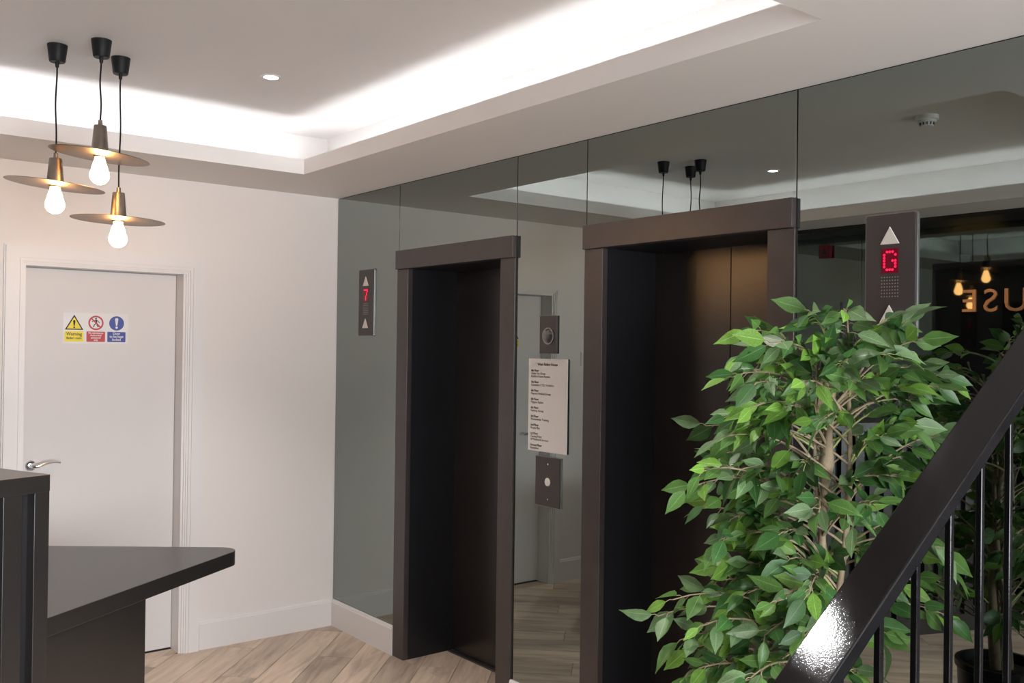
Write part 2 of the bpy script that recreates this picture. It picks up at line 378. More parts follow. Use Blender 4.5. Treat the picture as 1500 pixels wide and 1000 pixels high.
def skirting(name, a, b, n, label, z1=0.152):
    """moulded skirting board from a to b; n = direction into the room"""
    a, b, n = Vector((*a, 0)), Vector((*b, 0)), Vector((*n, 0))
    prof = [(0, 0), (0.016, 0), (0.016, z1 - 0.016), (0.0125, z1 - 0.013), (0.0125, z1 - 0.008), (0.008, z1), (0, z1)]
    V = [p + n * q[0] + Vector((0, 0, q[1])) for p in (a, b) for q in prof]; k = len(prof)
    mb = MB().add(V, [tuple(range(k)), tuple(range(2 * k - 1, k - 1, -1))] + [(i, (i + 1) % k, k + (i + 1) % k, k + i) for i in range(k)])
    return tag(mb.build(name, M_gloss), label, 'skirting', kind='structure')
skirting('baseboard_left', (i1 + AW, YW), (XW, YW), (0, -1), 'white skirting board along the plaster wall beside the door')
skirting('baseboard_left', (XO, YW), (i0 - AW, YW), (0, -1), 'white skirting board along the plaster wall behind the desk')
skirting('baseboard_right', (XW, LIFTS[0][0]), (XW, YW - 0.016), (-1, 0), 'short white skirting board below the mirror in the corner')
skirting('baseboard_right', (XW, LIFTS[1][0]), (XW, LIFTS[0][1]), (-1, 0), 'short white skirting board below the mirror between the lifts')
skirting('baseboard_right', (XW, YE), (XW, LIFTS[1][1]), (-1, 0), 'white skirting board below the mirror behind the ficus')

# ------------------------------------------------------------------ lift wall (right) clad in tinted mirror
wr = MB()
for y0, y1 in ((LIFTS[0][0] - 0.05, YW + 0.1), (LIFTS[1][0] - 0.05, LIFTS[0][1] + 0.05), (YE, LIFTS[1][1] + 0.05)):
    wr.box(XW + 0.006, XW + 0.16, y0, y1, 0, ZC)
for y0, y1 in ((LIFTS[0][1], LIFTS[0][0]), (LIFTS[1][1], LIFTS[1][0])): wr.box(XW + 0.006, XW + 0.16, y0, y1, ZH0 + 0.01, ZC)
wr = wr.build('wall_right', M_black)
tag(wr, 'lift wall clad floor to ceiling in grey tinted mirror glass', 'wall', kind='structure')
gp = 0.0022
for y0, y1, z0 in ((LIFTS[0][0], YW, 0.153), (LIFTS[0][1], LIFTS[0][0], ZH1), (LIFTS[1][0], LIFTS[0][1], 0.153), (LIFTS[1][1], LIFTS[1][0], ZH1), (YE, LIFTS[1][1], 0.153)):
    MB().box(XW, XW + 0.006, y0 + gp, y1 - gp, z0, ZS - 0.004).build('mirror_panel', M_mirror, wr, bevel=0.0008, segs=1)
tag(MB().box(XW, XW + 0.16, YR, -0.4, 0, ZC).build('wall_right', M_wall), 'plain white wall on the far side of the staircase', 'wall', kind='structure')

def lift(y1, y0, label):
    t = thing('lift_entrance', (XW, (y0 + y1) / 2, 0), label, 'lift')
    for a, b in ((y1 - JW, y1), (y0, y0 + JW)):
        MB().box(XW - 0.010, XW + 0.02, a, b, 0, ZH0).build('jamb', M_frame, t, bevel=0.002)
    MB().box(XW - 0.024, XW + 0.006, y0 + 0.001, y1 - 0.001, ZH0, ZH1).build('header', M_frame, t, bevel=0.002)
    ya, yb = y0 + JW, y1 - JW
    MB().box(XW + 0.02, XD + 0.06, yb, yb + 0.03, 0, ZH0 + 0.06).build('reveal_lining', M_reveal, t)
    MB().box(XW + 0.02, XD + 0.06, ya - 0.03, ya, 0, ZH0 + 0.06).build('reveal_lining', M_reveal, t)
    MB().box(XW + 0.004, XD + 0.06, ya, yb, ZH0 - 0.001, ZH0 + 0.06).build('head_lining', M_reveal, t)
    ym = (ya + yb) / 2
    for a, b in ((ya, ym - 0.0015), (ym + 0.0015, yb)):
        MB().box(XD, XD + 0.03, a, b, 0.006, ZH0).build('door_panel', M_ldoor, t, bevel=0.001)
    MB().box(XD + 0.03, XD + 0.06, ya, yb, 0, ZH0).build('shaft_backing', M_black, t)
    s = MB()
    s.box(XD - 0.032, XD + 0.03, ya, yb, -0.02, 0.002)
    s = s.build('sill', M_sill, t)
    MB().box(XD - 0.016, XD - 0.010, ya, yb, 0.0018, 0.0026).build('sill_groove', M_black, s)
    return t
lift(*LIFTS[0], 'black lift entrance between the corner mirror and the floor directory')
lift(*LIFTS[1], 'black lift entrance partly hidden behind the ficus tree')

# ------------------------------------------------------------------ wall opposite the lifts (seen in the mirrors)
wo = MB().box(XO - 0.16, XO - 0.006, YR, YW + 0.1, 0, ZC).build('wall_opposite', M_black)
tag(wo, 'dark mirrored wall behind the reception desk', 'wall', kind='structure')
for y0, y1 in ((3.709, YW), (2.50, 3.709), (1.25, 2.50), (0.0, 1.25), (-1.4, 0.0), (YR, -1.4)):
    MB().box(XO - 0.006, XO, y0 + gp, y1 - gp, 0.0, 2.44).build('mirror_panel', M_mirror2, wo, bevel=0.0008, segs=1)
tag(MB().box(XO, -0.48, YR, YW, 2.44, ZS).build('trim_1', M_black), 'black flat header panel above the reception sign wall', 'trim', kind='structure')
sp = thing('reception_sign', (XO, 1.9, 0.0), 'black gloss wall panel with copper letters behind the desk', 'sign')
MB().box(XO, XO + 0.012, 0.55, 3.19, 0.0, 2.20).build('panel', M_panel, sp, bevel=0.001)
text('letters', 'WEST RIDING HOUSE', FO(XO + 0.012, 2.99, 1.88), 0.145 / 0.72 * 1.02, M_copper, sp, t=0.0, depth=0.014, align='RIGHT', xs=1.08, sc=1.2)
al = thing('alarm_sounder', (XO, 3.99, 2.29), 'small dark red alarm sounder high on the mirrored wall', 'alarm')
MB().prism(rrect(-0.045, 0.045, 0, 0.095, 0.008), 0, 0.03, FO(XO, 3.99, 2.29)).build('case', M_alarm, al)
MB().prism([(-0.022, 0.03), (0.022, 0.03), (0, 0.068)], 0.03, 0.032, FO(XO, 3.99, 2.29)).build('warning_triangle', M_ink, al)

# ------------------------------------------------------------------ glazed rear wall, stairwell
wb = MB().box(XO - 0.16, -0.6, YR - 0.15, YR, 0, ZC).box(2.4, XW + 0.16, YR - 0.15, YR, 0, ZC).box(-0.6, 2.4, YR - 0.15, YR, 2.35, ZC).build('wall_rear', M_wall)
tag(wb, 'white entrance wall around the glazed doors', 'wall', kind='structure')
wi = thing('window_1', (0.9, YR, 0), 'black framed glazed entrance screen letting in daylight', 'window', kind='structure')
fm = MB()
for x in (-0.6, 0.38, 1.36, 2.35): fm.box(x, x + 0.05, YR - 0.1, YR - 0.04, 0, 2.35)
fm.box(-0.6, 2.4, YR - 0.1, YR - 0.04, 0, 0.08).box(-0.6, 2.4, YR - 0.1, YR - 0.04, 2.28, 2.35)
fm.build('window_frame', M_rose, wi)
for x in (-0.55, 0.43, 1.41): MB().box(x, x + 0.93, YR - 0.074, YR - 0.068, 0.08, 2.28).build('pane', M_glass, wi)
sw = MB().box(XW + 0.16, 4.5, YE, YE + 0.1, 0, 4.4).box(XW + 0.16, 4.5, -0.5, -0.4, 0, 4.4).box(4.4, 4.5, -0.4, YE, 0, 4.4).box(XW, 4.5, -0.5, YE + 0.1, 4.3, 4.4).box(XW, XW + 0.16, -0.5, YE + 0.1, ZC, 4.4)
tag(sw.build('wall_stairwell', M_wall), 'white walls enclosing the staircase', 'wall', kind='structure')

# ------------------------------------------------------------------ reception desk
DP = Vector((0.689, 3.075)); DU = Vector((-0.928, -0.371)).normalized(); DV = Vector((DU.y, -DU.x)) if Vector((DU.y, -DU.x)).dot(Vector((-0.395, 0.919))) > 0 else Vector((-DU.y, DU.x))
DH, DLEN = 1.22, 1.42
def FD(a, b, z): p = DP + DU * a + DV * b; return (p.x, p.y, z)
dk = thing('reception_desk', (DP.x, DP.y, 0), 'charcoal reception desk with slatted front and pointed low worktop', 'desk')
def dprism(name, a0, a1, b0, b1, z0, z1, m, bev=0.0015, parent=dk):
    return MB().prism(rect(a0, a1, b0, b1), z0, z1, FD).build(name, m, parent, bevel=bev)
dprism('counter_top', 0, DLEN, 0, 0.36, DH - 0.05, DH, M_desk)
dprism('carcass', 0.002, DLEN, 0.035, 0.34, 0.10, DH - 0.05, M_deskd)
dprism('end_panel', 0, 0.048, 0.002, 0.358, 0, DH - 0.05, M_desk)
dprism('kick_plate', 0.048, DLEN, 0.006, 0.03, 0, 0.10, M_desk)
a_ = 0.048 + 0.036
while a_ < DLEN - 0.06:
    dprism('slat', a_, a_ + 0.058, 0.004, 0.035, 0.10, DH - 0.05, M_desk); a_ += 0.094
# wedge-shaped worktop: straight front edge, rounded point, straight back edge
F0 = Vector((0.650, 3.205)); FDIR = Vector((0.8143, 0.5804)); BK = Vector((0.93, 4.478)); BDIR = Vector((0.797, -0.603)).normalized()
tt = ((BK - F0).x * BDIR.y - (BK - F0).y * BDIR.x) / (FDIR.x * BDIR.y - FDIR.y * BDIR.x)
apex = F0 + FDIR * tt
ang = FDIR.angle(-BDIR); ang = (-FDIR).angle(-BDIR)
rr = 0.075; dist = rr / math.tan(ang / 2)
bis = ((-FDIR) + (-BDIR)).normalized(); cen = apex + bis * (rr / math.sin(ang / 2))
pa, pb = apex - FDIR * dist, apex - BDIR * dist
t0 = math.atan2((pa - cen).y, (pa - cen).x); t1 = math.atan2((pb - cen).y, (pb - cen).x)
if t1 < t0: t1 += 2 * math.pi
arc = [(cen.x + rr * math.cos(t0 + (t1 - t0) * i / 10), cen.y + rr * math.sin(t0 + (t1 - t0) * i / 10)) for i in range(11)]
inner = [Vector(FD(0.0, 0.362, 0)[:2]), Vector(FD(0.0, 0.14, 0)[:2]) + Vector((0.002, 0.001))]
poly = [tuple(inner[1])] + arc + [tuple(BK), (0.28, 4.10)] + [tuple(inner[0])]
MB().prism(poly, 0.68, 0.74).build('worktop', M_desk, dk, bevel=0.002)
nrm = Vector((-FDIR.y, FDIR.x))
pn = [F0 + FDIR * 0.02 + nrm * 0.02, F0 + FDIR * 0.605 + nrm * 0.02, F0 + FDIR * 0.605 + nrm * 0.05, F0 + FDIR * 0.02 + nrm * 0.05]
MB().prism([tuple(p) for p in pn], 0, 0.68).build('support_panel', M_desk, dk, bevel=0.0015)
MB().tube([(0.55, 4.15, 0), (0.55, 4.15, 0.68)], 0.03, 16).build('support_leg', M_desk, dk)

# ------------------------------------------------------------------ pendant lamps
def bulb_prof():
    P = [(0.0, -0.104)]
    for i in range(1, 9):
        t = i / 8 * math.radians(120); P.append((0.034 * math.sin(t), -0.070 - 0.034 * math.cos(t)))
    P += [(0.0255, -0.036), (0.020, -0.020), (0.0165, -0.008), (0.0145, 0.0), (0.0, 0.0)]
    return P
def pendant(x, y, zct, zcb, tilt, label):
    t = thing('pendant_lamp', (x, y, ZC), label, 'pendant lamp', 'pendant lamps hung in a cluster over the desk')
    MB().lathe((x, y, ZC), [(0, -0.064), (0.026, -0.064), (0.0285, -0.060), (0.0355, -0.002), (0.0355, 0), (0, 0)], 28).build('ceiling_rose', M_rose, t, smooth=True)
    MB().lathe((x, y, ZC), [(0, -0.084), (0.005, -0.084), (0.0065, -0.080), (0.008, -0.064), (0, -0.064)], 14).build('cord_grip', M_rose, t, smooth=True)
    n = 14; z0, z1 = ZC - 0.08, zct + 0.018; pts = []
    ph = random.random() * 6
    for i in range(n + 1):
        f = i / n; k = math.sin(math.pi * f) * 0.004
        pts.append((x + k * math.sin(ph + 5.5 * f), y + k * math.cos(ph + 4 * f), z0 + (z1 - z0) * f))
    MB().tube(pts, 0.0031, 8).build('cord', M_cord, t, smooth=True)
    hcone = zct - zcb
    MB().lathe((x, y, zcb), [(0, hcone + 0.020), (0.0075, hcone + 0.020), (0.0085, hcone), (0.0215, hcone), (0.0225, hcone - 0.003), (0.0305, 0), (0, 0)], 32).build('lamp_holder', M_bronze, t, smooth=True)
    R = Matrix.Rotation(math.radians(tilt), 3, fw0)
    MB().lathe((x, y, zcb - 0.006), [(0, -0.001), (0.1715, -0.001), (0.1725, 0), (0.1715, 0.001), (0.03, 0.0015), (0.0, 0.0015)], 64, R).build('disc_shade', M_bronze, t, smooth=True)
    MB().lathe((x, y, zcb - 0.008), [(0, -0.004), (0.0215, -0.004), (0.0225, 0), (0.0, 0)], 24).build('holder_collar', M_bronze, t, smooth=True)
    MB().lathe((x, y, zcb - 0.008), bulb_prof(), 28).build('bulb', M_bulb, t, smooth=True)
pendant(0.860, 3.835, 2.297, 2.203, 5.5, 'brass disc pendant with a glowing bulb, at the middle height of three')
pendant(0.971, 3.666, 2.407, 2.303, 6.2, 'brass disc pendant with a glowing bulb, hanging highest of three')
pendant(1.090, 3.845, 2.196, 2.095, 1.6, 'brass disc pendant with a glowing bulb, hanging lowest of three')

# ------------------------------------------------------------------ ceiling fittings
def downlight(x, y, label):
    t = thing('downlight', (x, y, ZC), label, 'downlight', 'recessed ceiling downlights')
    mb = MB().lathe((x, y, ZC), [(0.030, -0.0005), (0.030, -0.004), (0.040, -0.003), (0.042, 0.0), (0.030, 0.0)], 32)
    mb.f = mb.f[:-2]
    mb.build('bezel', M_white, t, smooth=True)
    MB().lathe((x, y, ZC), [(0, -0.0025), (0.030, -0.0025), (0.030, 0.0), (0, 0)], 28).build('lens', M_down, t)
    l = bpy.data.lights.new('downlight_beam', 'SPOT'); l.energy = 62; l.spot_size = math.radians(95); l.spot_blend = 0.6; l.shadow_soft_size = 0.03; l.color = (1.0, 0.95, 0.92)
    o = bpy.data.objects.new('downlight_beam', l); COL.objects.link(o); o.location = (0, 0, -0.01); o.parent = t
downlight(1.645, 3.70, 'round white downlight in the recess between the pendants and lift wall')
downlight(0.400, 3.58, 'round white downlight in the recess beyond the pendants')
downlight(1.430, 1.86, 'round white downlight in the recess above the stair handrail')
downlight(0.400, 1.86, 'round white downlight in the recess above the slatted counter')
sd = thing('smoke_detector', (1.0, 2.28, ZC), 'white round smoke detector on the raised ceiling', 'smoke detector')
MB().lathe((1.0, 2.28, ZC), [(0, -0.022), (0.048, -0.022), (0.052, -0.018), (0.052, 0.0), (0, 0.0)], 32).build('base', M_white, sd, smooth=True)
MB().lathe((1.0, 2.28, ZC), [(0, -0.050), (0.026, -0.050), (0.030, -0.046), (0.031, -0.034), (0.040, -0.030), (0.043, -0.022), (0, -0.022)], 32).build('chamber', M_white, sd, smooth=True)
for k in range(12):
    a = k * math.pi / 6
    MB().bar((1.0 + 0.030 * math.cos(a), 2.28 + 0.030 * math.sin(a), ZC - 0.045), (1.0 + 0.034 * math.cos(a), 2.28 + 0.034 * math.sin(a), ZC - 0.032), 0.004, 0.003, (-math.sin(a), math.cos(a), 0)).build('vent_rib', M_rose, sd)

# ------------------------------------------------------------------ lift call panels
DIG = {'G': ['01110', '10001', '10000', '10011', '10001', '10001', '01110'], '7': ['11111', '00001', '00010', '00010', '00100', '00100', '00100']}
def call_panel(yc, zc, digit, label):
    W2, H2 = 0.0825, 0.185
    t = thing('lift_call_panel', (XW, yc, zc - H2), label, 'call panel', 'lift call panels on the mirror glass')
    fr = FR(XW, yc, zc)
    MB().prism(rrect(-W2, W2, -H2, H2, 0.008), 0.0, 0.007, fr).build('back_plate', M_plateedge, t, bevel=0.001)
    MB().prism(rrect(-W2 + 0.004, W2 - 0.004, -H2 + 0.004, H2 - 0.004, 0.006), 0.007, 0.011, fr).build('face_plate', M_brown, t, bevel=0.0008)
    for b in (0.092, -0.140):
        MB().prism([(-0.031, b), (0.031, b), (0.0, b + 0.053)], 0.011, 0.0155, fr).build('arrow_button', M_but, t, bevel=0.002)
    w_ = MB().prism(rect(-0.027, 0.027, 0.006, 0.080), 0.011, 0.0122, fr).build('display_window', M_redback, t)
    mb = MB(); s = 0.0088
    for r, line in enumerate(DIG[digit]):
        for c, ch in enumerate(line):
            if ch == '1':
                cx, cy = (c - 2) * s, 0.043 + (3 - r) * s
                mb.prism(circ(cx, cy, 0.0038, 8), 0.0122, 0.0128, fr)
    mb.build('lit_digit', M_red, w_)
    mb = MB()
    for r in range(7):
        for c in range(7):
            mb.prism(circ((c - 3) * 0.0085, -0.034 + (r - 3) * 0.0095, 0.0022, 6), 0.011, 0.0118, fr)
    mb.build('speaker_grille', M_hole, t)
call_panel(4.604, 1.852, '7', 'tall narrow dark lift call panel with two arrow buttons reading 7')
call_panel(1.511, 1.843, 'G', 'tall dark lift call panel with two arrow buttons reading G')

# key switch panel, push panel and directory between the lifts
kp = thing('key_switch_panel', (XW, 3.063, 1.592), 'small dark wall plate with a round clear dome above the directory', 'wall plate')
fr = FR(XW, 3.063, 1.672)
MB().prism(rrect(-0.054, 0.054, -0.08, 0.08, 0.003), 0, 0.009, fr).build('face_plate', M_brown, kp, bevel=0.001)
mb = MB(); ring(mb, fr, 0.004, -0.006, 0.031, 0.036, 0.009, 0.013); mb.build('dome_rim', M_plateedge, kp)
d = MB().lathe((0, 0, 0), [(0.031, 0.0), (0.030, 0.004), (0.024, 0.008), (0.014, 0.0105), (0.0, 0.011)], 28)
d.v = [fr(v[0] + 0.004, v[1] - 0.006, 0.0095 + v[2]) for v in d.v]
M_dome = mat('dark_dome', (0.05, 0.045, 0.045), 0.06, spec=0.8, coat=0.6)
d.build('dome', M_dome, kp, smooth=True)
pp = thing('lift_push_panel', (XW, 3.055, 0.945), 'dark square wall plate with one round white button below the directory', 'call panel')
fr = FR(XW, 3.055, 1.05)
MB().prism(rrect(-0.081, 0.081, -0.106, 0.106, 0.002), 0, 0.006, fr).build('back_plate', M_plateedge, pp)
MB().prism(rrect(-0.0785, 0.0785, -0.1035, 0.1035, 0.002), 0.006, 0.009, fr).build('face_plate', M_brown, pp, bevel=0.001)
for b in (0.075, -0.073): MB().prism(circ(0.004, b, 0.004, 12), 0.009, 0.0105, fr).build('screw', M_chrome, pp)
MB().prism(circ(0.004, 0.0, 0.0155, 28), 0.009, 0.014, fr).build('push_button', M_but, pp, bevel=0.0015)
mb = MB(); ring(mb, fr, 0.004, 0.0, 0.0155, 0.018, 0.009, 0.0115); mb.build('button_rim', M_chrome, pp)
fd = thing('floor_directory', (XW, 3.062, 1.175), 'white floor directory board listing tenants, fixed to the mirror between lifts', 'sign')
fr = FR(XW, 3.062, 1.372)
MB().prism(rect(-0.125, 0.125, -0.1975, 0.1975), 0.004, 0.009, fr).build('board', M_paper, fd, bevel=0.0006)
for a, b in ((-0.11, 0.18), (0.11, 0.18), (-0.11, -0.18), (0.11, -0.18)): MB().prism(circ(a, b, 0.006, 10), 0, 0.004, fr).build('fixing_pad', M_white, fd)
def on(a, b): return lambda x, y, t: fr(a + x, b + y, 0.009 + t)
text('heading', 'West Riding House', on(0.0, 0.168), 0.0165, M_ink, fd, align='CENTER', bold=0.0003)
LINES = [('8th Floor', ['Under the Ocean', 'Bradford Exam Rooms']), ('7th Floor', ['Economics E.T.S. Yorkshire']), ('6th Floor', ['Pinpoint Medical Group']), ('5th Floor', ['Polygon Kation']),
         ('4th Floor', ['Pathway Group']), ('3rd Floor', ['Womenwide Training']), ('2nd Floor', ['People Plus']), ('1st Floor', ['Turning Point', 'GP Network Services']), ('Ground Floor', ['Reception'])]
z_ = 0.142; left = -0.108
for hd_, sub in LINES:
    text('floor_heading', hd_, on(left, z_), 0.0135, M_ink, fd, bold=0.0003); z_ -= 0.0125
    for s_ in sub: text('tenant_name', s_, on(left, z_), 0.0135, M_ink, fd); z_ -= 0.0125
    z_ -= 0.0118

# ------------------------------------------------------------------ safety sign on the door, light switch
sg = thing('safety_sign', (1.31, YW + 0.105, 1.60), 'white sticker with yellow, red and blue safety symbols on the door', 'sign')
k_ = 1.021
fr = FL(1.337, YW + 0.105, 1.684)
MB().prism(rrect(-0.155, 0.155, -0.077, 0.077, 0.004), 0, 0.0012, fr).build('backing_sheet', M_swhite, sg)
def onS(a, b, h=0.0012): return lambda x, y, t: fr(a + x, b + y, h + t)
for cx, m in ((-0.104, M_yel), (-0.0015, M_sred), (0.0985, M_sblue)):
    MB().prism(rrect(cx - 0.0445, cx + 0.0445, -0.067, -0.015, 0.004), 0.0012, 0.0016, fr).build('text_block', m, sg)
MB().prism([(-0.1475, -0.008), (-0.0605, -0.008), (-0.104, 0.067)], 0.0012, 0.0015, fr).build('triangle_border', M_ink, sg)
MB().prism([(-0.138, -0.0028), (-0.070, -0.0028), (-0.104, 0.0555)], 0.0015, 0.0018, fr).build('triangle', M_yel, sg)
def exclaim(cx, b0, s, m, h):
    MB().prism([(cx - 0.0025 * s, b0 + 0.011 * s), (cx + 0.0025 * s, b0 + 0.011 * s), (cx + 0.006 * s, b0 + 0.036 * s), (cx + 0.0035 * s, b0 + 0.040 * s), (cx - 0.0035 * s, b0 + 0.040 * s), (cx - 0.006 * s, b0 + 0.036 * s)], h, h + 0.0003, fr).build('exclamation_stroke', m, sg)
    MB().prism(circ(cx, b0 + 0.004 * s, 0.0045 * s, 14), h, h + 0.0003, fr).build('exclamation_dot', m, sg)
exclaim(-0.104, 0.0005, 0.98, M_ink, 0.0018)
MB().prism(circ(0.0985, 0.0285, 0.0365, 36), 0.0012, 0.0015, fr).build('blue_disc', M_sblue, sg)
exclaim(0.0985, 0.0015, 1.35, M_swhite, 0.0015)
# walking figure with prohibition ring
P0x, P0y = -0.0015, 0.0285
mb = MB().prism(circ(P0x + 0.0, P0y + 0.0215, 0.0042, 12), 0.0012, 0.0014, fr)
def stroke(mb, pts, wd, h0, h1):
    for (xa, ya), (xb, yb) in zip(pts, pts[1:]):
        d_ = Vector((xb - xa, yb - ya)).normalized(); n_ = Vector((-d_.y, d_.x)) * wd / 2
        mb.prism([(xa + n_.x, ya + n_.y), (xa - n_.x, ya - n_.y), (xb - n_.x, yb - n_.y), (xb + n_.x, yb + n_.y)], h0, h1, fr)
S = lambda *p: [(P0x + a, P0y + b) for a, b in p]
stroke(mb, S((0.001, 0.016), (0.002, -0.002)), 0.008, 0.0012, 0.0014)
stroke(mb, S((0.001, 0.015), (-0.011, 0.010), (-0.020, 0.006)), 0.0036, 0.0012, 0.0014)
stroke(mb, S((0.002, 0.014), (0.011, 0.008), (0.017, -0.001)), 0.0036, 0.0012, 0.0014)
stroke(mb, S((0.001, -0.001), (-0.008, -0.010), (-0.011, -0.022)), 0.0044, 0.0012, 0.0014)
stroke(mb, S((0.003, -0.001), (0.006, -0.012), (0.012, -0.022)), 0.0044, 0.0012, 0.0014)
mb.build('walking_figure', M_ink, sg)
mb = MB(); ring(mb, fr, P0x, P0y, 0.0285, 0.0365, 0.0014, 0.0017, 36); stroke(mb, S((-0.021, 0.021), (0.021, -0.021)), 0.0065, 0.0014, 0.0017); mb.build('prohibition_ring', M_sred, sg)
text('warning_text', 'Warning', onS(-0.104, -0.0365, 0.0016), 0.0225, M_ink, sg, align='CENTER', bold=0.0003, xs=0.92)
text('warning_text', 'Boiler room', onS(-0.104, -0.054, 0.0016), 0.0150, M_ink, sg, align='CENTER', bold=0.0003, xs=0.95)
for i, s_ in enumerate(('No admittance', 'Authorised', 'personnel', 'only')):
    text('admittance_text', s_, onS(-0.0015, -0.0265 - 0.0118 * i, 0.0016), 0.0128, M_swhite, sg, align='CENTER', bold=0.00025, xs=0.92)
for i, s_ in enumerate(('Door', 'to be kept', 'locked')):
    text('keep_locked_text', s_, onS(0.0985, -0.0295 - 0.0152 * i, 0.0016), 0.0178, M_swhite, sg, align='CENTER', bold=0.0003, xs=0.9)
ls = thing('light_switch', (0.667, YW, 1.49), 'white light switch on the plaster wall left of the door frame', 'light switch')
fr2 = FL(0.667, YW, 1.54)
MB().prism(rrect(-0.043, 0.043, -0.05, 0.05, 0.004), 0, 0.009, fr2).build('plate', M_white, ls, bevel=0.001)
MB().prism(rect(-0.008, 0.008, -0.013, 0.013), 0.009, 0.013, fr2).build('rocker', M_white, ls, bevel=0.001)

# ------------------------------------------------------------------ staircase and handrail
SL = 0.669; cs = 1 / math.hypot(1, SL); dirr = Vector((cs, 0, SL * cs)); nr = Vector((-SL * cs, 0, cs))
def zr(x): return 1.32 + SL * (x - 1.513)
st = thing('staircase', (0.95, 0.2, 0), 'dark staircase rising beside the lift wall with black steel balustrade', 'staircase')
for k in range(10):
    MB().box(0.95 + 0.255 * k, 0.95 + 0.255 * (k + 1) + (0.02 if k < 9 else 0.9), -0.39, 0.815, 0.17 * (k + 1) - 0.17, 0.17 * (k + 1)).build('step', M_concrete, st, bevel=0.004)
RT = 0.027
def rp(x, off=0.0): return Vector((x, 0.84, zr(x))) - nr * (RT / 2 + off)
MB().bar(rp(0.70), rp(3.55), 0.08, RT, (0, 1, 0)).build('handrail', M_rail, st, bevel=0.003, segs=2)
MB().bar(rp(0.98, 1.0 * cs + 0.02), rp(3.5, 1.0 * cs + 0.02), 0.014, 0.24, (0, 1, 0)).build('string_plate', M_rail, st, bevel=0.001)
MB().box(0.72, 0.77, 0.815, 0.865, 0, zr(0.74) - 0.03).build('newel_post', M_rail, st, bevel=0.003)
for k in range(-4, 18):
    x = 1.434 + 0.1135 * k
    MB().box(x - 0.006, x + 0.006, 0.834, 0.846, max(0.0, zr(x) - 1.10), zr(x) - RT / cs + 0.002).build('baluster', M_rail, st, bevel=0.0012, segs=1)

# ------------------------------------------------------------------ potted ficus
PX, PY = 2.158, 1.40
pl = thing('potted_ficus', (PX, PY, 0), 'leafy green artificial ficus tree in a black planter beside the stairs', 'plant')
po = MB().lathe((PX, PY, 0), [(0, 0), (0.095, 0), (0.10, 0.006), (0.125, 0.615), (0.132, 0.62), (0.132, 0.64), (0.117, 0.64), (0.114, 0.60), (0, 0.60)], 40)
po.build('planter', M_pot, pl, smooth=True)
MB().lathe((PX, PY, 0), [(0, 0.60), (0.113, 0.60), (0.105, 0.612), (0.06, 0.622), (0, 0.622)], 24).build('soil', M_soil, pl, smooth=True)
def unproj(px, py, dep):
    d = fw + rt * ((px - 750) / 1394) - upv * ((py - 500) / 1394)
    return CAM + d * (dep / d.dot(fw0))
DEP0 = (Vector((PX, PY, 0))).dot(fw0)
# stems: three twisted trunks
rs = random.Random(5)
stems = []
for k, (tx, ty, zt_, r0) in enumerate(((0.0, 0.0, 1.62, 0.017), (0.02, -0.025, 1.50, 0.013), (-0.025, 0.015, 1.40, 0.012))):
    pts = []; rad = []
    for i in range(15):
        f = i / 14; z = 0.60 + (zt_ - 0.60) * f
        a = k * 2.1 + f * 4.2
        rr_ = 0.026 * (1 - 0.35 * f)
        pts.append(Vector((PX + tx * f + rr_ * math.cos(a), PY + ty * f + rr_ * math.sin(a), z)))
        rad.append(r0 * (1 - 0.62 * f) * (1.0 + 0.16 * math.sin(9 * f + k)) + (0.010 * math.exp(-((z - 1.33) / 0.03) ** 2) if k == 0 else 0))
    MB().tube(pts, rad, 10).build('trunk', M_bark, pl, smooth=True); stems.append(pts)
def trunk_at(z, k):
    p = stems[k]; 
    for a, b in zip(p, p[1:]):
        if a.z <= z <= b.z: return a.lerp(b, (z - a.z) / (b.z - a.z))
    return p[-1].copy() if z > p[-1].z else p[0].copy()
TIPS = [(1188, 458), (1236, 452), (1222, 486), (1300, 470), (1322, 478), (1336, 500), (1098, 484), (1128, 502), (1150, 530), (1085, 520), (1074, 552), (1092, 592), (1068, 612), (1058, 640), (1108, 640), (1150, 596), (1180, 560),
        (1205, 520), (1262, 506), (1284, 545), (1318, 545), (1345, 540), (1384, 552), (1372, 566), (1345, 592), (1328, 622), (1352, 640), (1300, 600), (1250, 560), (1030, 690), (1008, 716), (1040, 735), (1072, 760), (1120, 690), (1145, 725), (1098, 780),
        (1056, 790), (1064, 828), (1108, 826), (1150, 780), (1168, 826), (1200, 750), (1248, 705), (1296, 690), (1345, 708), (1366, 668), (1372, 640), (1280, 740), (1250, 765), (1256, 806), (1212, 812), (1185, 870), (1140, 880), (1096, 868),
        (1052, 850), (986, 878), (964, 902), (1000, 936), (1030, 916), (1062, 940), (1094, 960), (1040, 975), (1120, 930), (1150, 962), (1100, 992), (1180, 930), (1060, 1010), (1010, 985), (1372, 800), (1392, 830), (1366, 850), (1384, 900), 
        (1290, 930), (1258, 980), (1332, 760), (1230, 900), (1210, 960), (1140, 1040), (1240, 1040), (1080, 690), (1180, 680), (1130, 760), (1200, 620), (1110, 560), (1240, 530), (1290, 640), (1260, 870)]
leaves = []   # (matrix, material index, shape index)
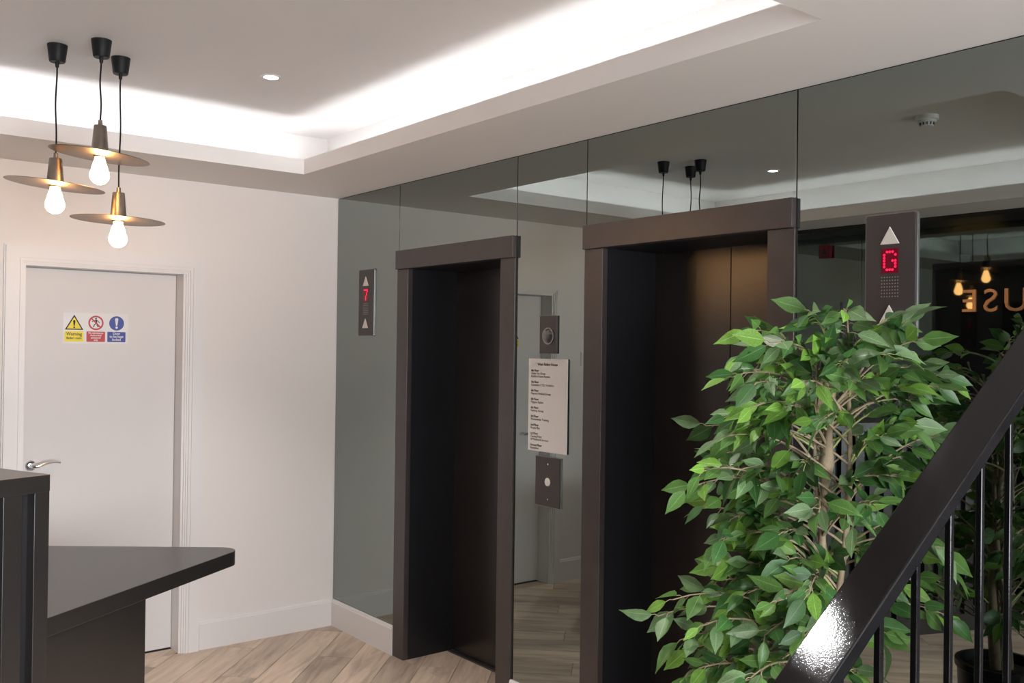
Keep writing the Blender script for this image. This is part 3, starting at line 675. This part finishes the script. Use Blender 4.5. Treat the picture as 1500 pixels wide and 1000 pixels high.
def add_branch(tip, k, start_drop, nleaf, rng, LS=1.0):
    s = trunk_at(max(0.72, min(tip.z - start_drop, 1.60)), k)
    span = (tip - s).length
    mid1 = s.lerp(tip, 0.33) + Vector((0, 0, 0.10 * span + 0.02)); mid2 = s.lerp(tip, 0.70) + Vector((rng.uniform(-.02, .02), rng.uniform(-.02, .02), 0.16 * span + 0.01))
    pts = []
    for i in range(10):
        t = i / 9; u = 1 - t
        pts.append(s * u ** 3 + mid1 * 3 * u * u * t + mid2 * 3 * u * t * t + tip * t ** 3)
    mb = MB().tube(pts, [0.0030 * (1 - 0.70 * i / 9) + 0.0006 for i in range(10)], 5)
    out = Vector((tip.x - PX, tip.y - PY, 0)); out = out.normalized() if out.length > 0.02 else Vector((-0.6, -0.8, 0))
    for j in range(nleaf):
        f = 0.38 + 0.62 * (j + 1) / nleaf; q = f * 9; i = min(int(q), 8); p = pts[i].lerp(pts[i + 1], q - i); d = (pts[i + 1] - pts[i]).normalized()
        sd_ = d.cross(Vector((0, 0, 1)));
        if sd_.length < 0.1: sd_ = Vector((1, 0, 0))
        sd_.normalize()
        sgn = 1 if j % 2 else -1
        last = j == nleaf - 1
        ld = d * rng.uniform(0.4, 1.0) + (Vector((0, 0, 0)) if last else sd_ * sgn * rng.uniform(0.5, 1.1)) + Vector((rng.uniform(-.35, .35), rng.uniform(-.35, .35), rng.uniform(-1.1, 0.35))) + out * 0.25
        ld.normalize()
        pet = p + ld * rng.uniform(0.012, 0.026) + Vector((0, 0, 0.004))
        mb.tube([p, p.lerp(pet, 0.5) + Vector((0, 0, 0.003)), pet], 0.0011, 4, cap=False)
        up_ = Vector((0, 0, 1)) * rng.uniform(-0.1, 0.9) + out * rng.uniform(0.0, 0.7) - fw0 * rng.uniform(0.0, 1.1) + Vector((rng.uniform(-.6, .6), rng.uniform(-.6, .6), 0))
        x = ld.cross(up_)
        if x.length < 0.1: continue
        x.normalize(); nz = x.cross(ld).normalized()
        L = rng.choice((rng.uniform(0.048, 0.07), rng.uniform(0.066, 0.094))) * LS
        tipw = pet + ld * L
        if tipw.x > XW - 0.02 or pet.x > XW - 0.03: continue
        if min(tipw.y, pet.y) < 0.90: continue
        mtx = Matrix(((x.x, ld.x, nz.x, pet.x), (x.y, ld.y, nz.y, pet.y), (x.z, ld.z, nz.z, pet.z), (0, 0, 0, 1))) @ Matrix.Diagonal((L, L, L, 1))
        r = rng.random(); mi = 0 if r < 0.28 else 1 if r < 0.62 else 2 if r < 0.80 else 3
        leaves.append((mtx, mi, rng.randrange(3), pet))
    mb.build('branch', M_twig if span < 0.22 else M_bark, pl, smooth=True)
def limit(p):
    p.x = min(p.x, XW - 0.07); p.y = max(p.y, 0.96); return p
for n_, (a, b) in enumerate(TIPS):
    edge = abs(a - 1205) / 200
    off = rs.uniform(-0.26, 0.02) * (1.0 if edge < 0.6 else 0.55)
    dep = DEP0 + off
    p = unproj(a, b, dep)
    if p.x > XW - 0.10:                       # slide along the sight line until clear of the glass
        p = CAM + (p - CAM) * ((XW - 0.10) / p.x)
    if p.y < 0.98: p = CAM + (p - CAM) * (0.98 / p.y)
    add_branch(p, n_ % 3, rs.uniform(0.02, 0.16), rs.randint(9, 13), rs)
for n_ in range(46):                          # the side turned towards the mirror
    a = rs.uniform(0, 2 * math.pi); z = rs.uniform(0.78, 1.66)
    R_ = rs.uniform(0.14, 0.40) * (1.0 if z < 1.5 else 0.75)
    p = limit(Vector((PX + R_ * math.cos(a) * 0.95, PY + R_ * math.sin(a), z)))
    v = p - CAM
    if 750 + 1394 * v.dot(rt) / v.dot(fw) > (1270 if z < 1.25 else 1340): p = limit(Vector((PX - abs(p.x - PX) * 0.8, PY + abs(p.y - PY) * 0.9, z)))
    add_branch(p, n_ % 3, rs.uniform(0.02, 0.16), rs.randint(7, 10), rs)
# leaf blades: three shapes, shared by every leaf of a colour
def leaf_geo(s):
    fold, droop, wd = ((0.10, 0.10, 0.235), (0.16, 0.22, 0.22), (0.06, 0.03, 0.255))[s]
    V = []; F = []
    for i, (y, ww) in enumerate(((0, 0.03), (0.12, 0.55), (0.32, 0.98), (0.52, 0.92), (0.72, 0.58), (0.87, 0.22), (1.0, 0.015))):
        z = -droop * y * y
        V += [(-wd * ww, y, z + fold * ww * 0.6), (0, y, z), (wd * ww, y, z + fold * ww * 0.6)]
        if i:
            o = 3 * (i - 1); F += [(o, o + 1, o + 4, o + 3), (o + 1, o + 2, o + 5, o + 4)]
    return V, F
def leaf_uv(me):
    uv = me.uv_layers.new(name='UVMap'); n = len(GEO[0][0])
    for lp in me.loops:
        i = lp.vertex_index % n; uv.data[lp.index].uv = (0.5 + (i % 3 - 1) * 0.5, (i // 3) / 6)
GEO = [leaf_geo(s) for s in range(3)]
def lmesh(mi, s):
    me = bpy.data.meshes.new('leaf'); me.from_pydata(GEO[s][0], [], GEO[s][1]); me.materials.append(LEAFM[mi])
    me.polygons.foreach_set('use_smooth', [True] * len(me.polygons)); leaf_uv(me); return me
LM = {(mi, s): lmesh(mi, s) for mi in range(4) for s in range(3)}
def seen(p):
    v = p - CAM; z = v.dot(fw); x = 750 + 1394 * v.dot(rt) / z; y = 500 - 1394 * v.dot(upv) / z
    return 0 <= x <= 1500 and 0 <= y <= 1000
order = sorted(leaves, key=lambda l: (not seen(l[3]), (l[3] - CAM).length))
for mtx, mi, s, p in order[:300]:
    o = bpy.data.objects.new('leaf', LM[(mi, s)]); COL.objects.link(o); o.parent = pl
    o.matrix_local = Matrix.Translation(-Vector((PX, PY, 0))) @ mtx
fo = MB()
for mtx, mi, s, p in order[300:]:
    fo.add([mtx @ Vector(v) for v in GEO[s][0]], GEO[s][1], mi)
me = bpy.data.meshes.new('foliage'); me.from_pydata([tuple(Vector(v) - Vector((PX, PY, 0))) for v in fo.v], [], fo.f)
for m in LEAFM: me.materials.append(m)
me.polygons.foreach_set('material_index', fo.mi); me.polygons.foreach_set('use_smooth', [True] * len(me.polygons))
leaf_uv(me)
f_o = bpy.data.objects.new('foliage', me); COL.objects.link(f_o); f_o.parent = pl; f_o['kind'] = 'stuff'
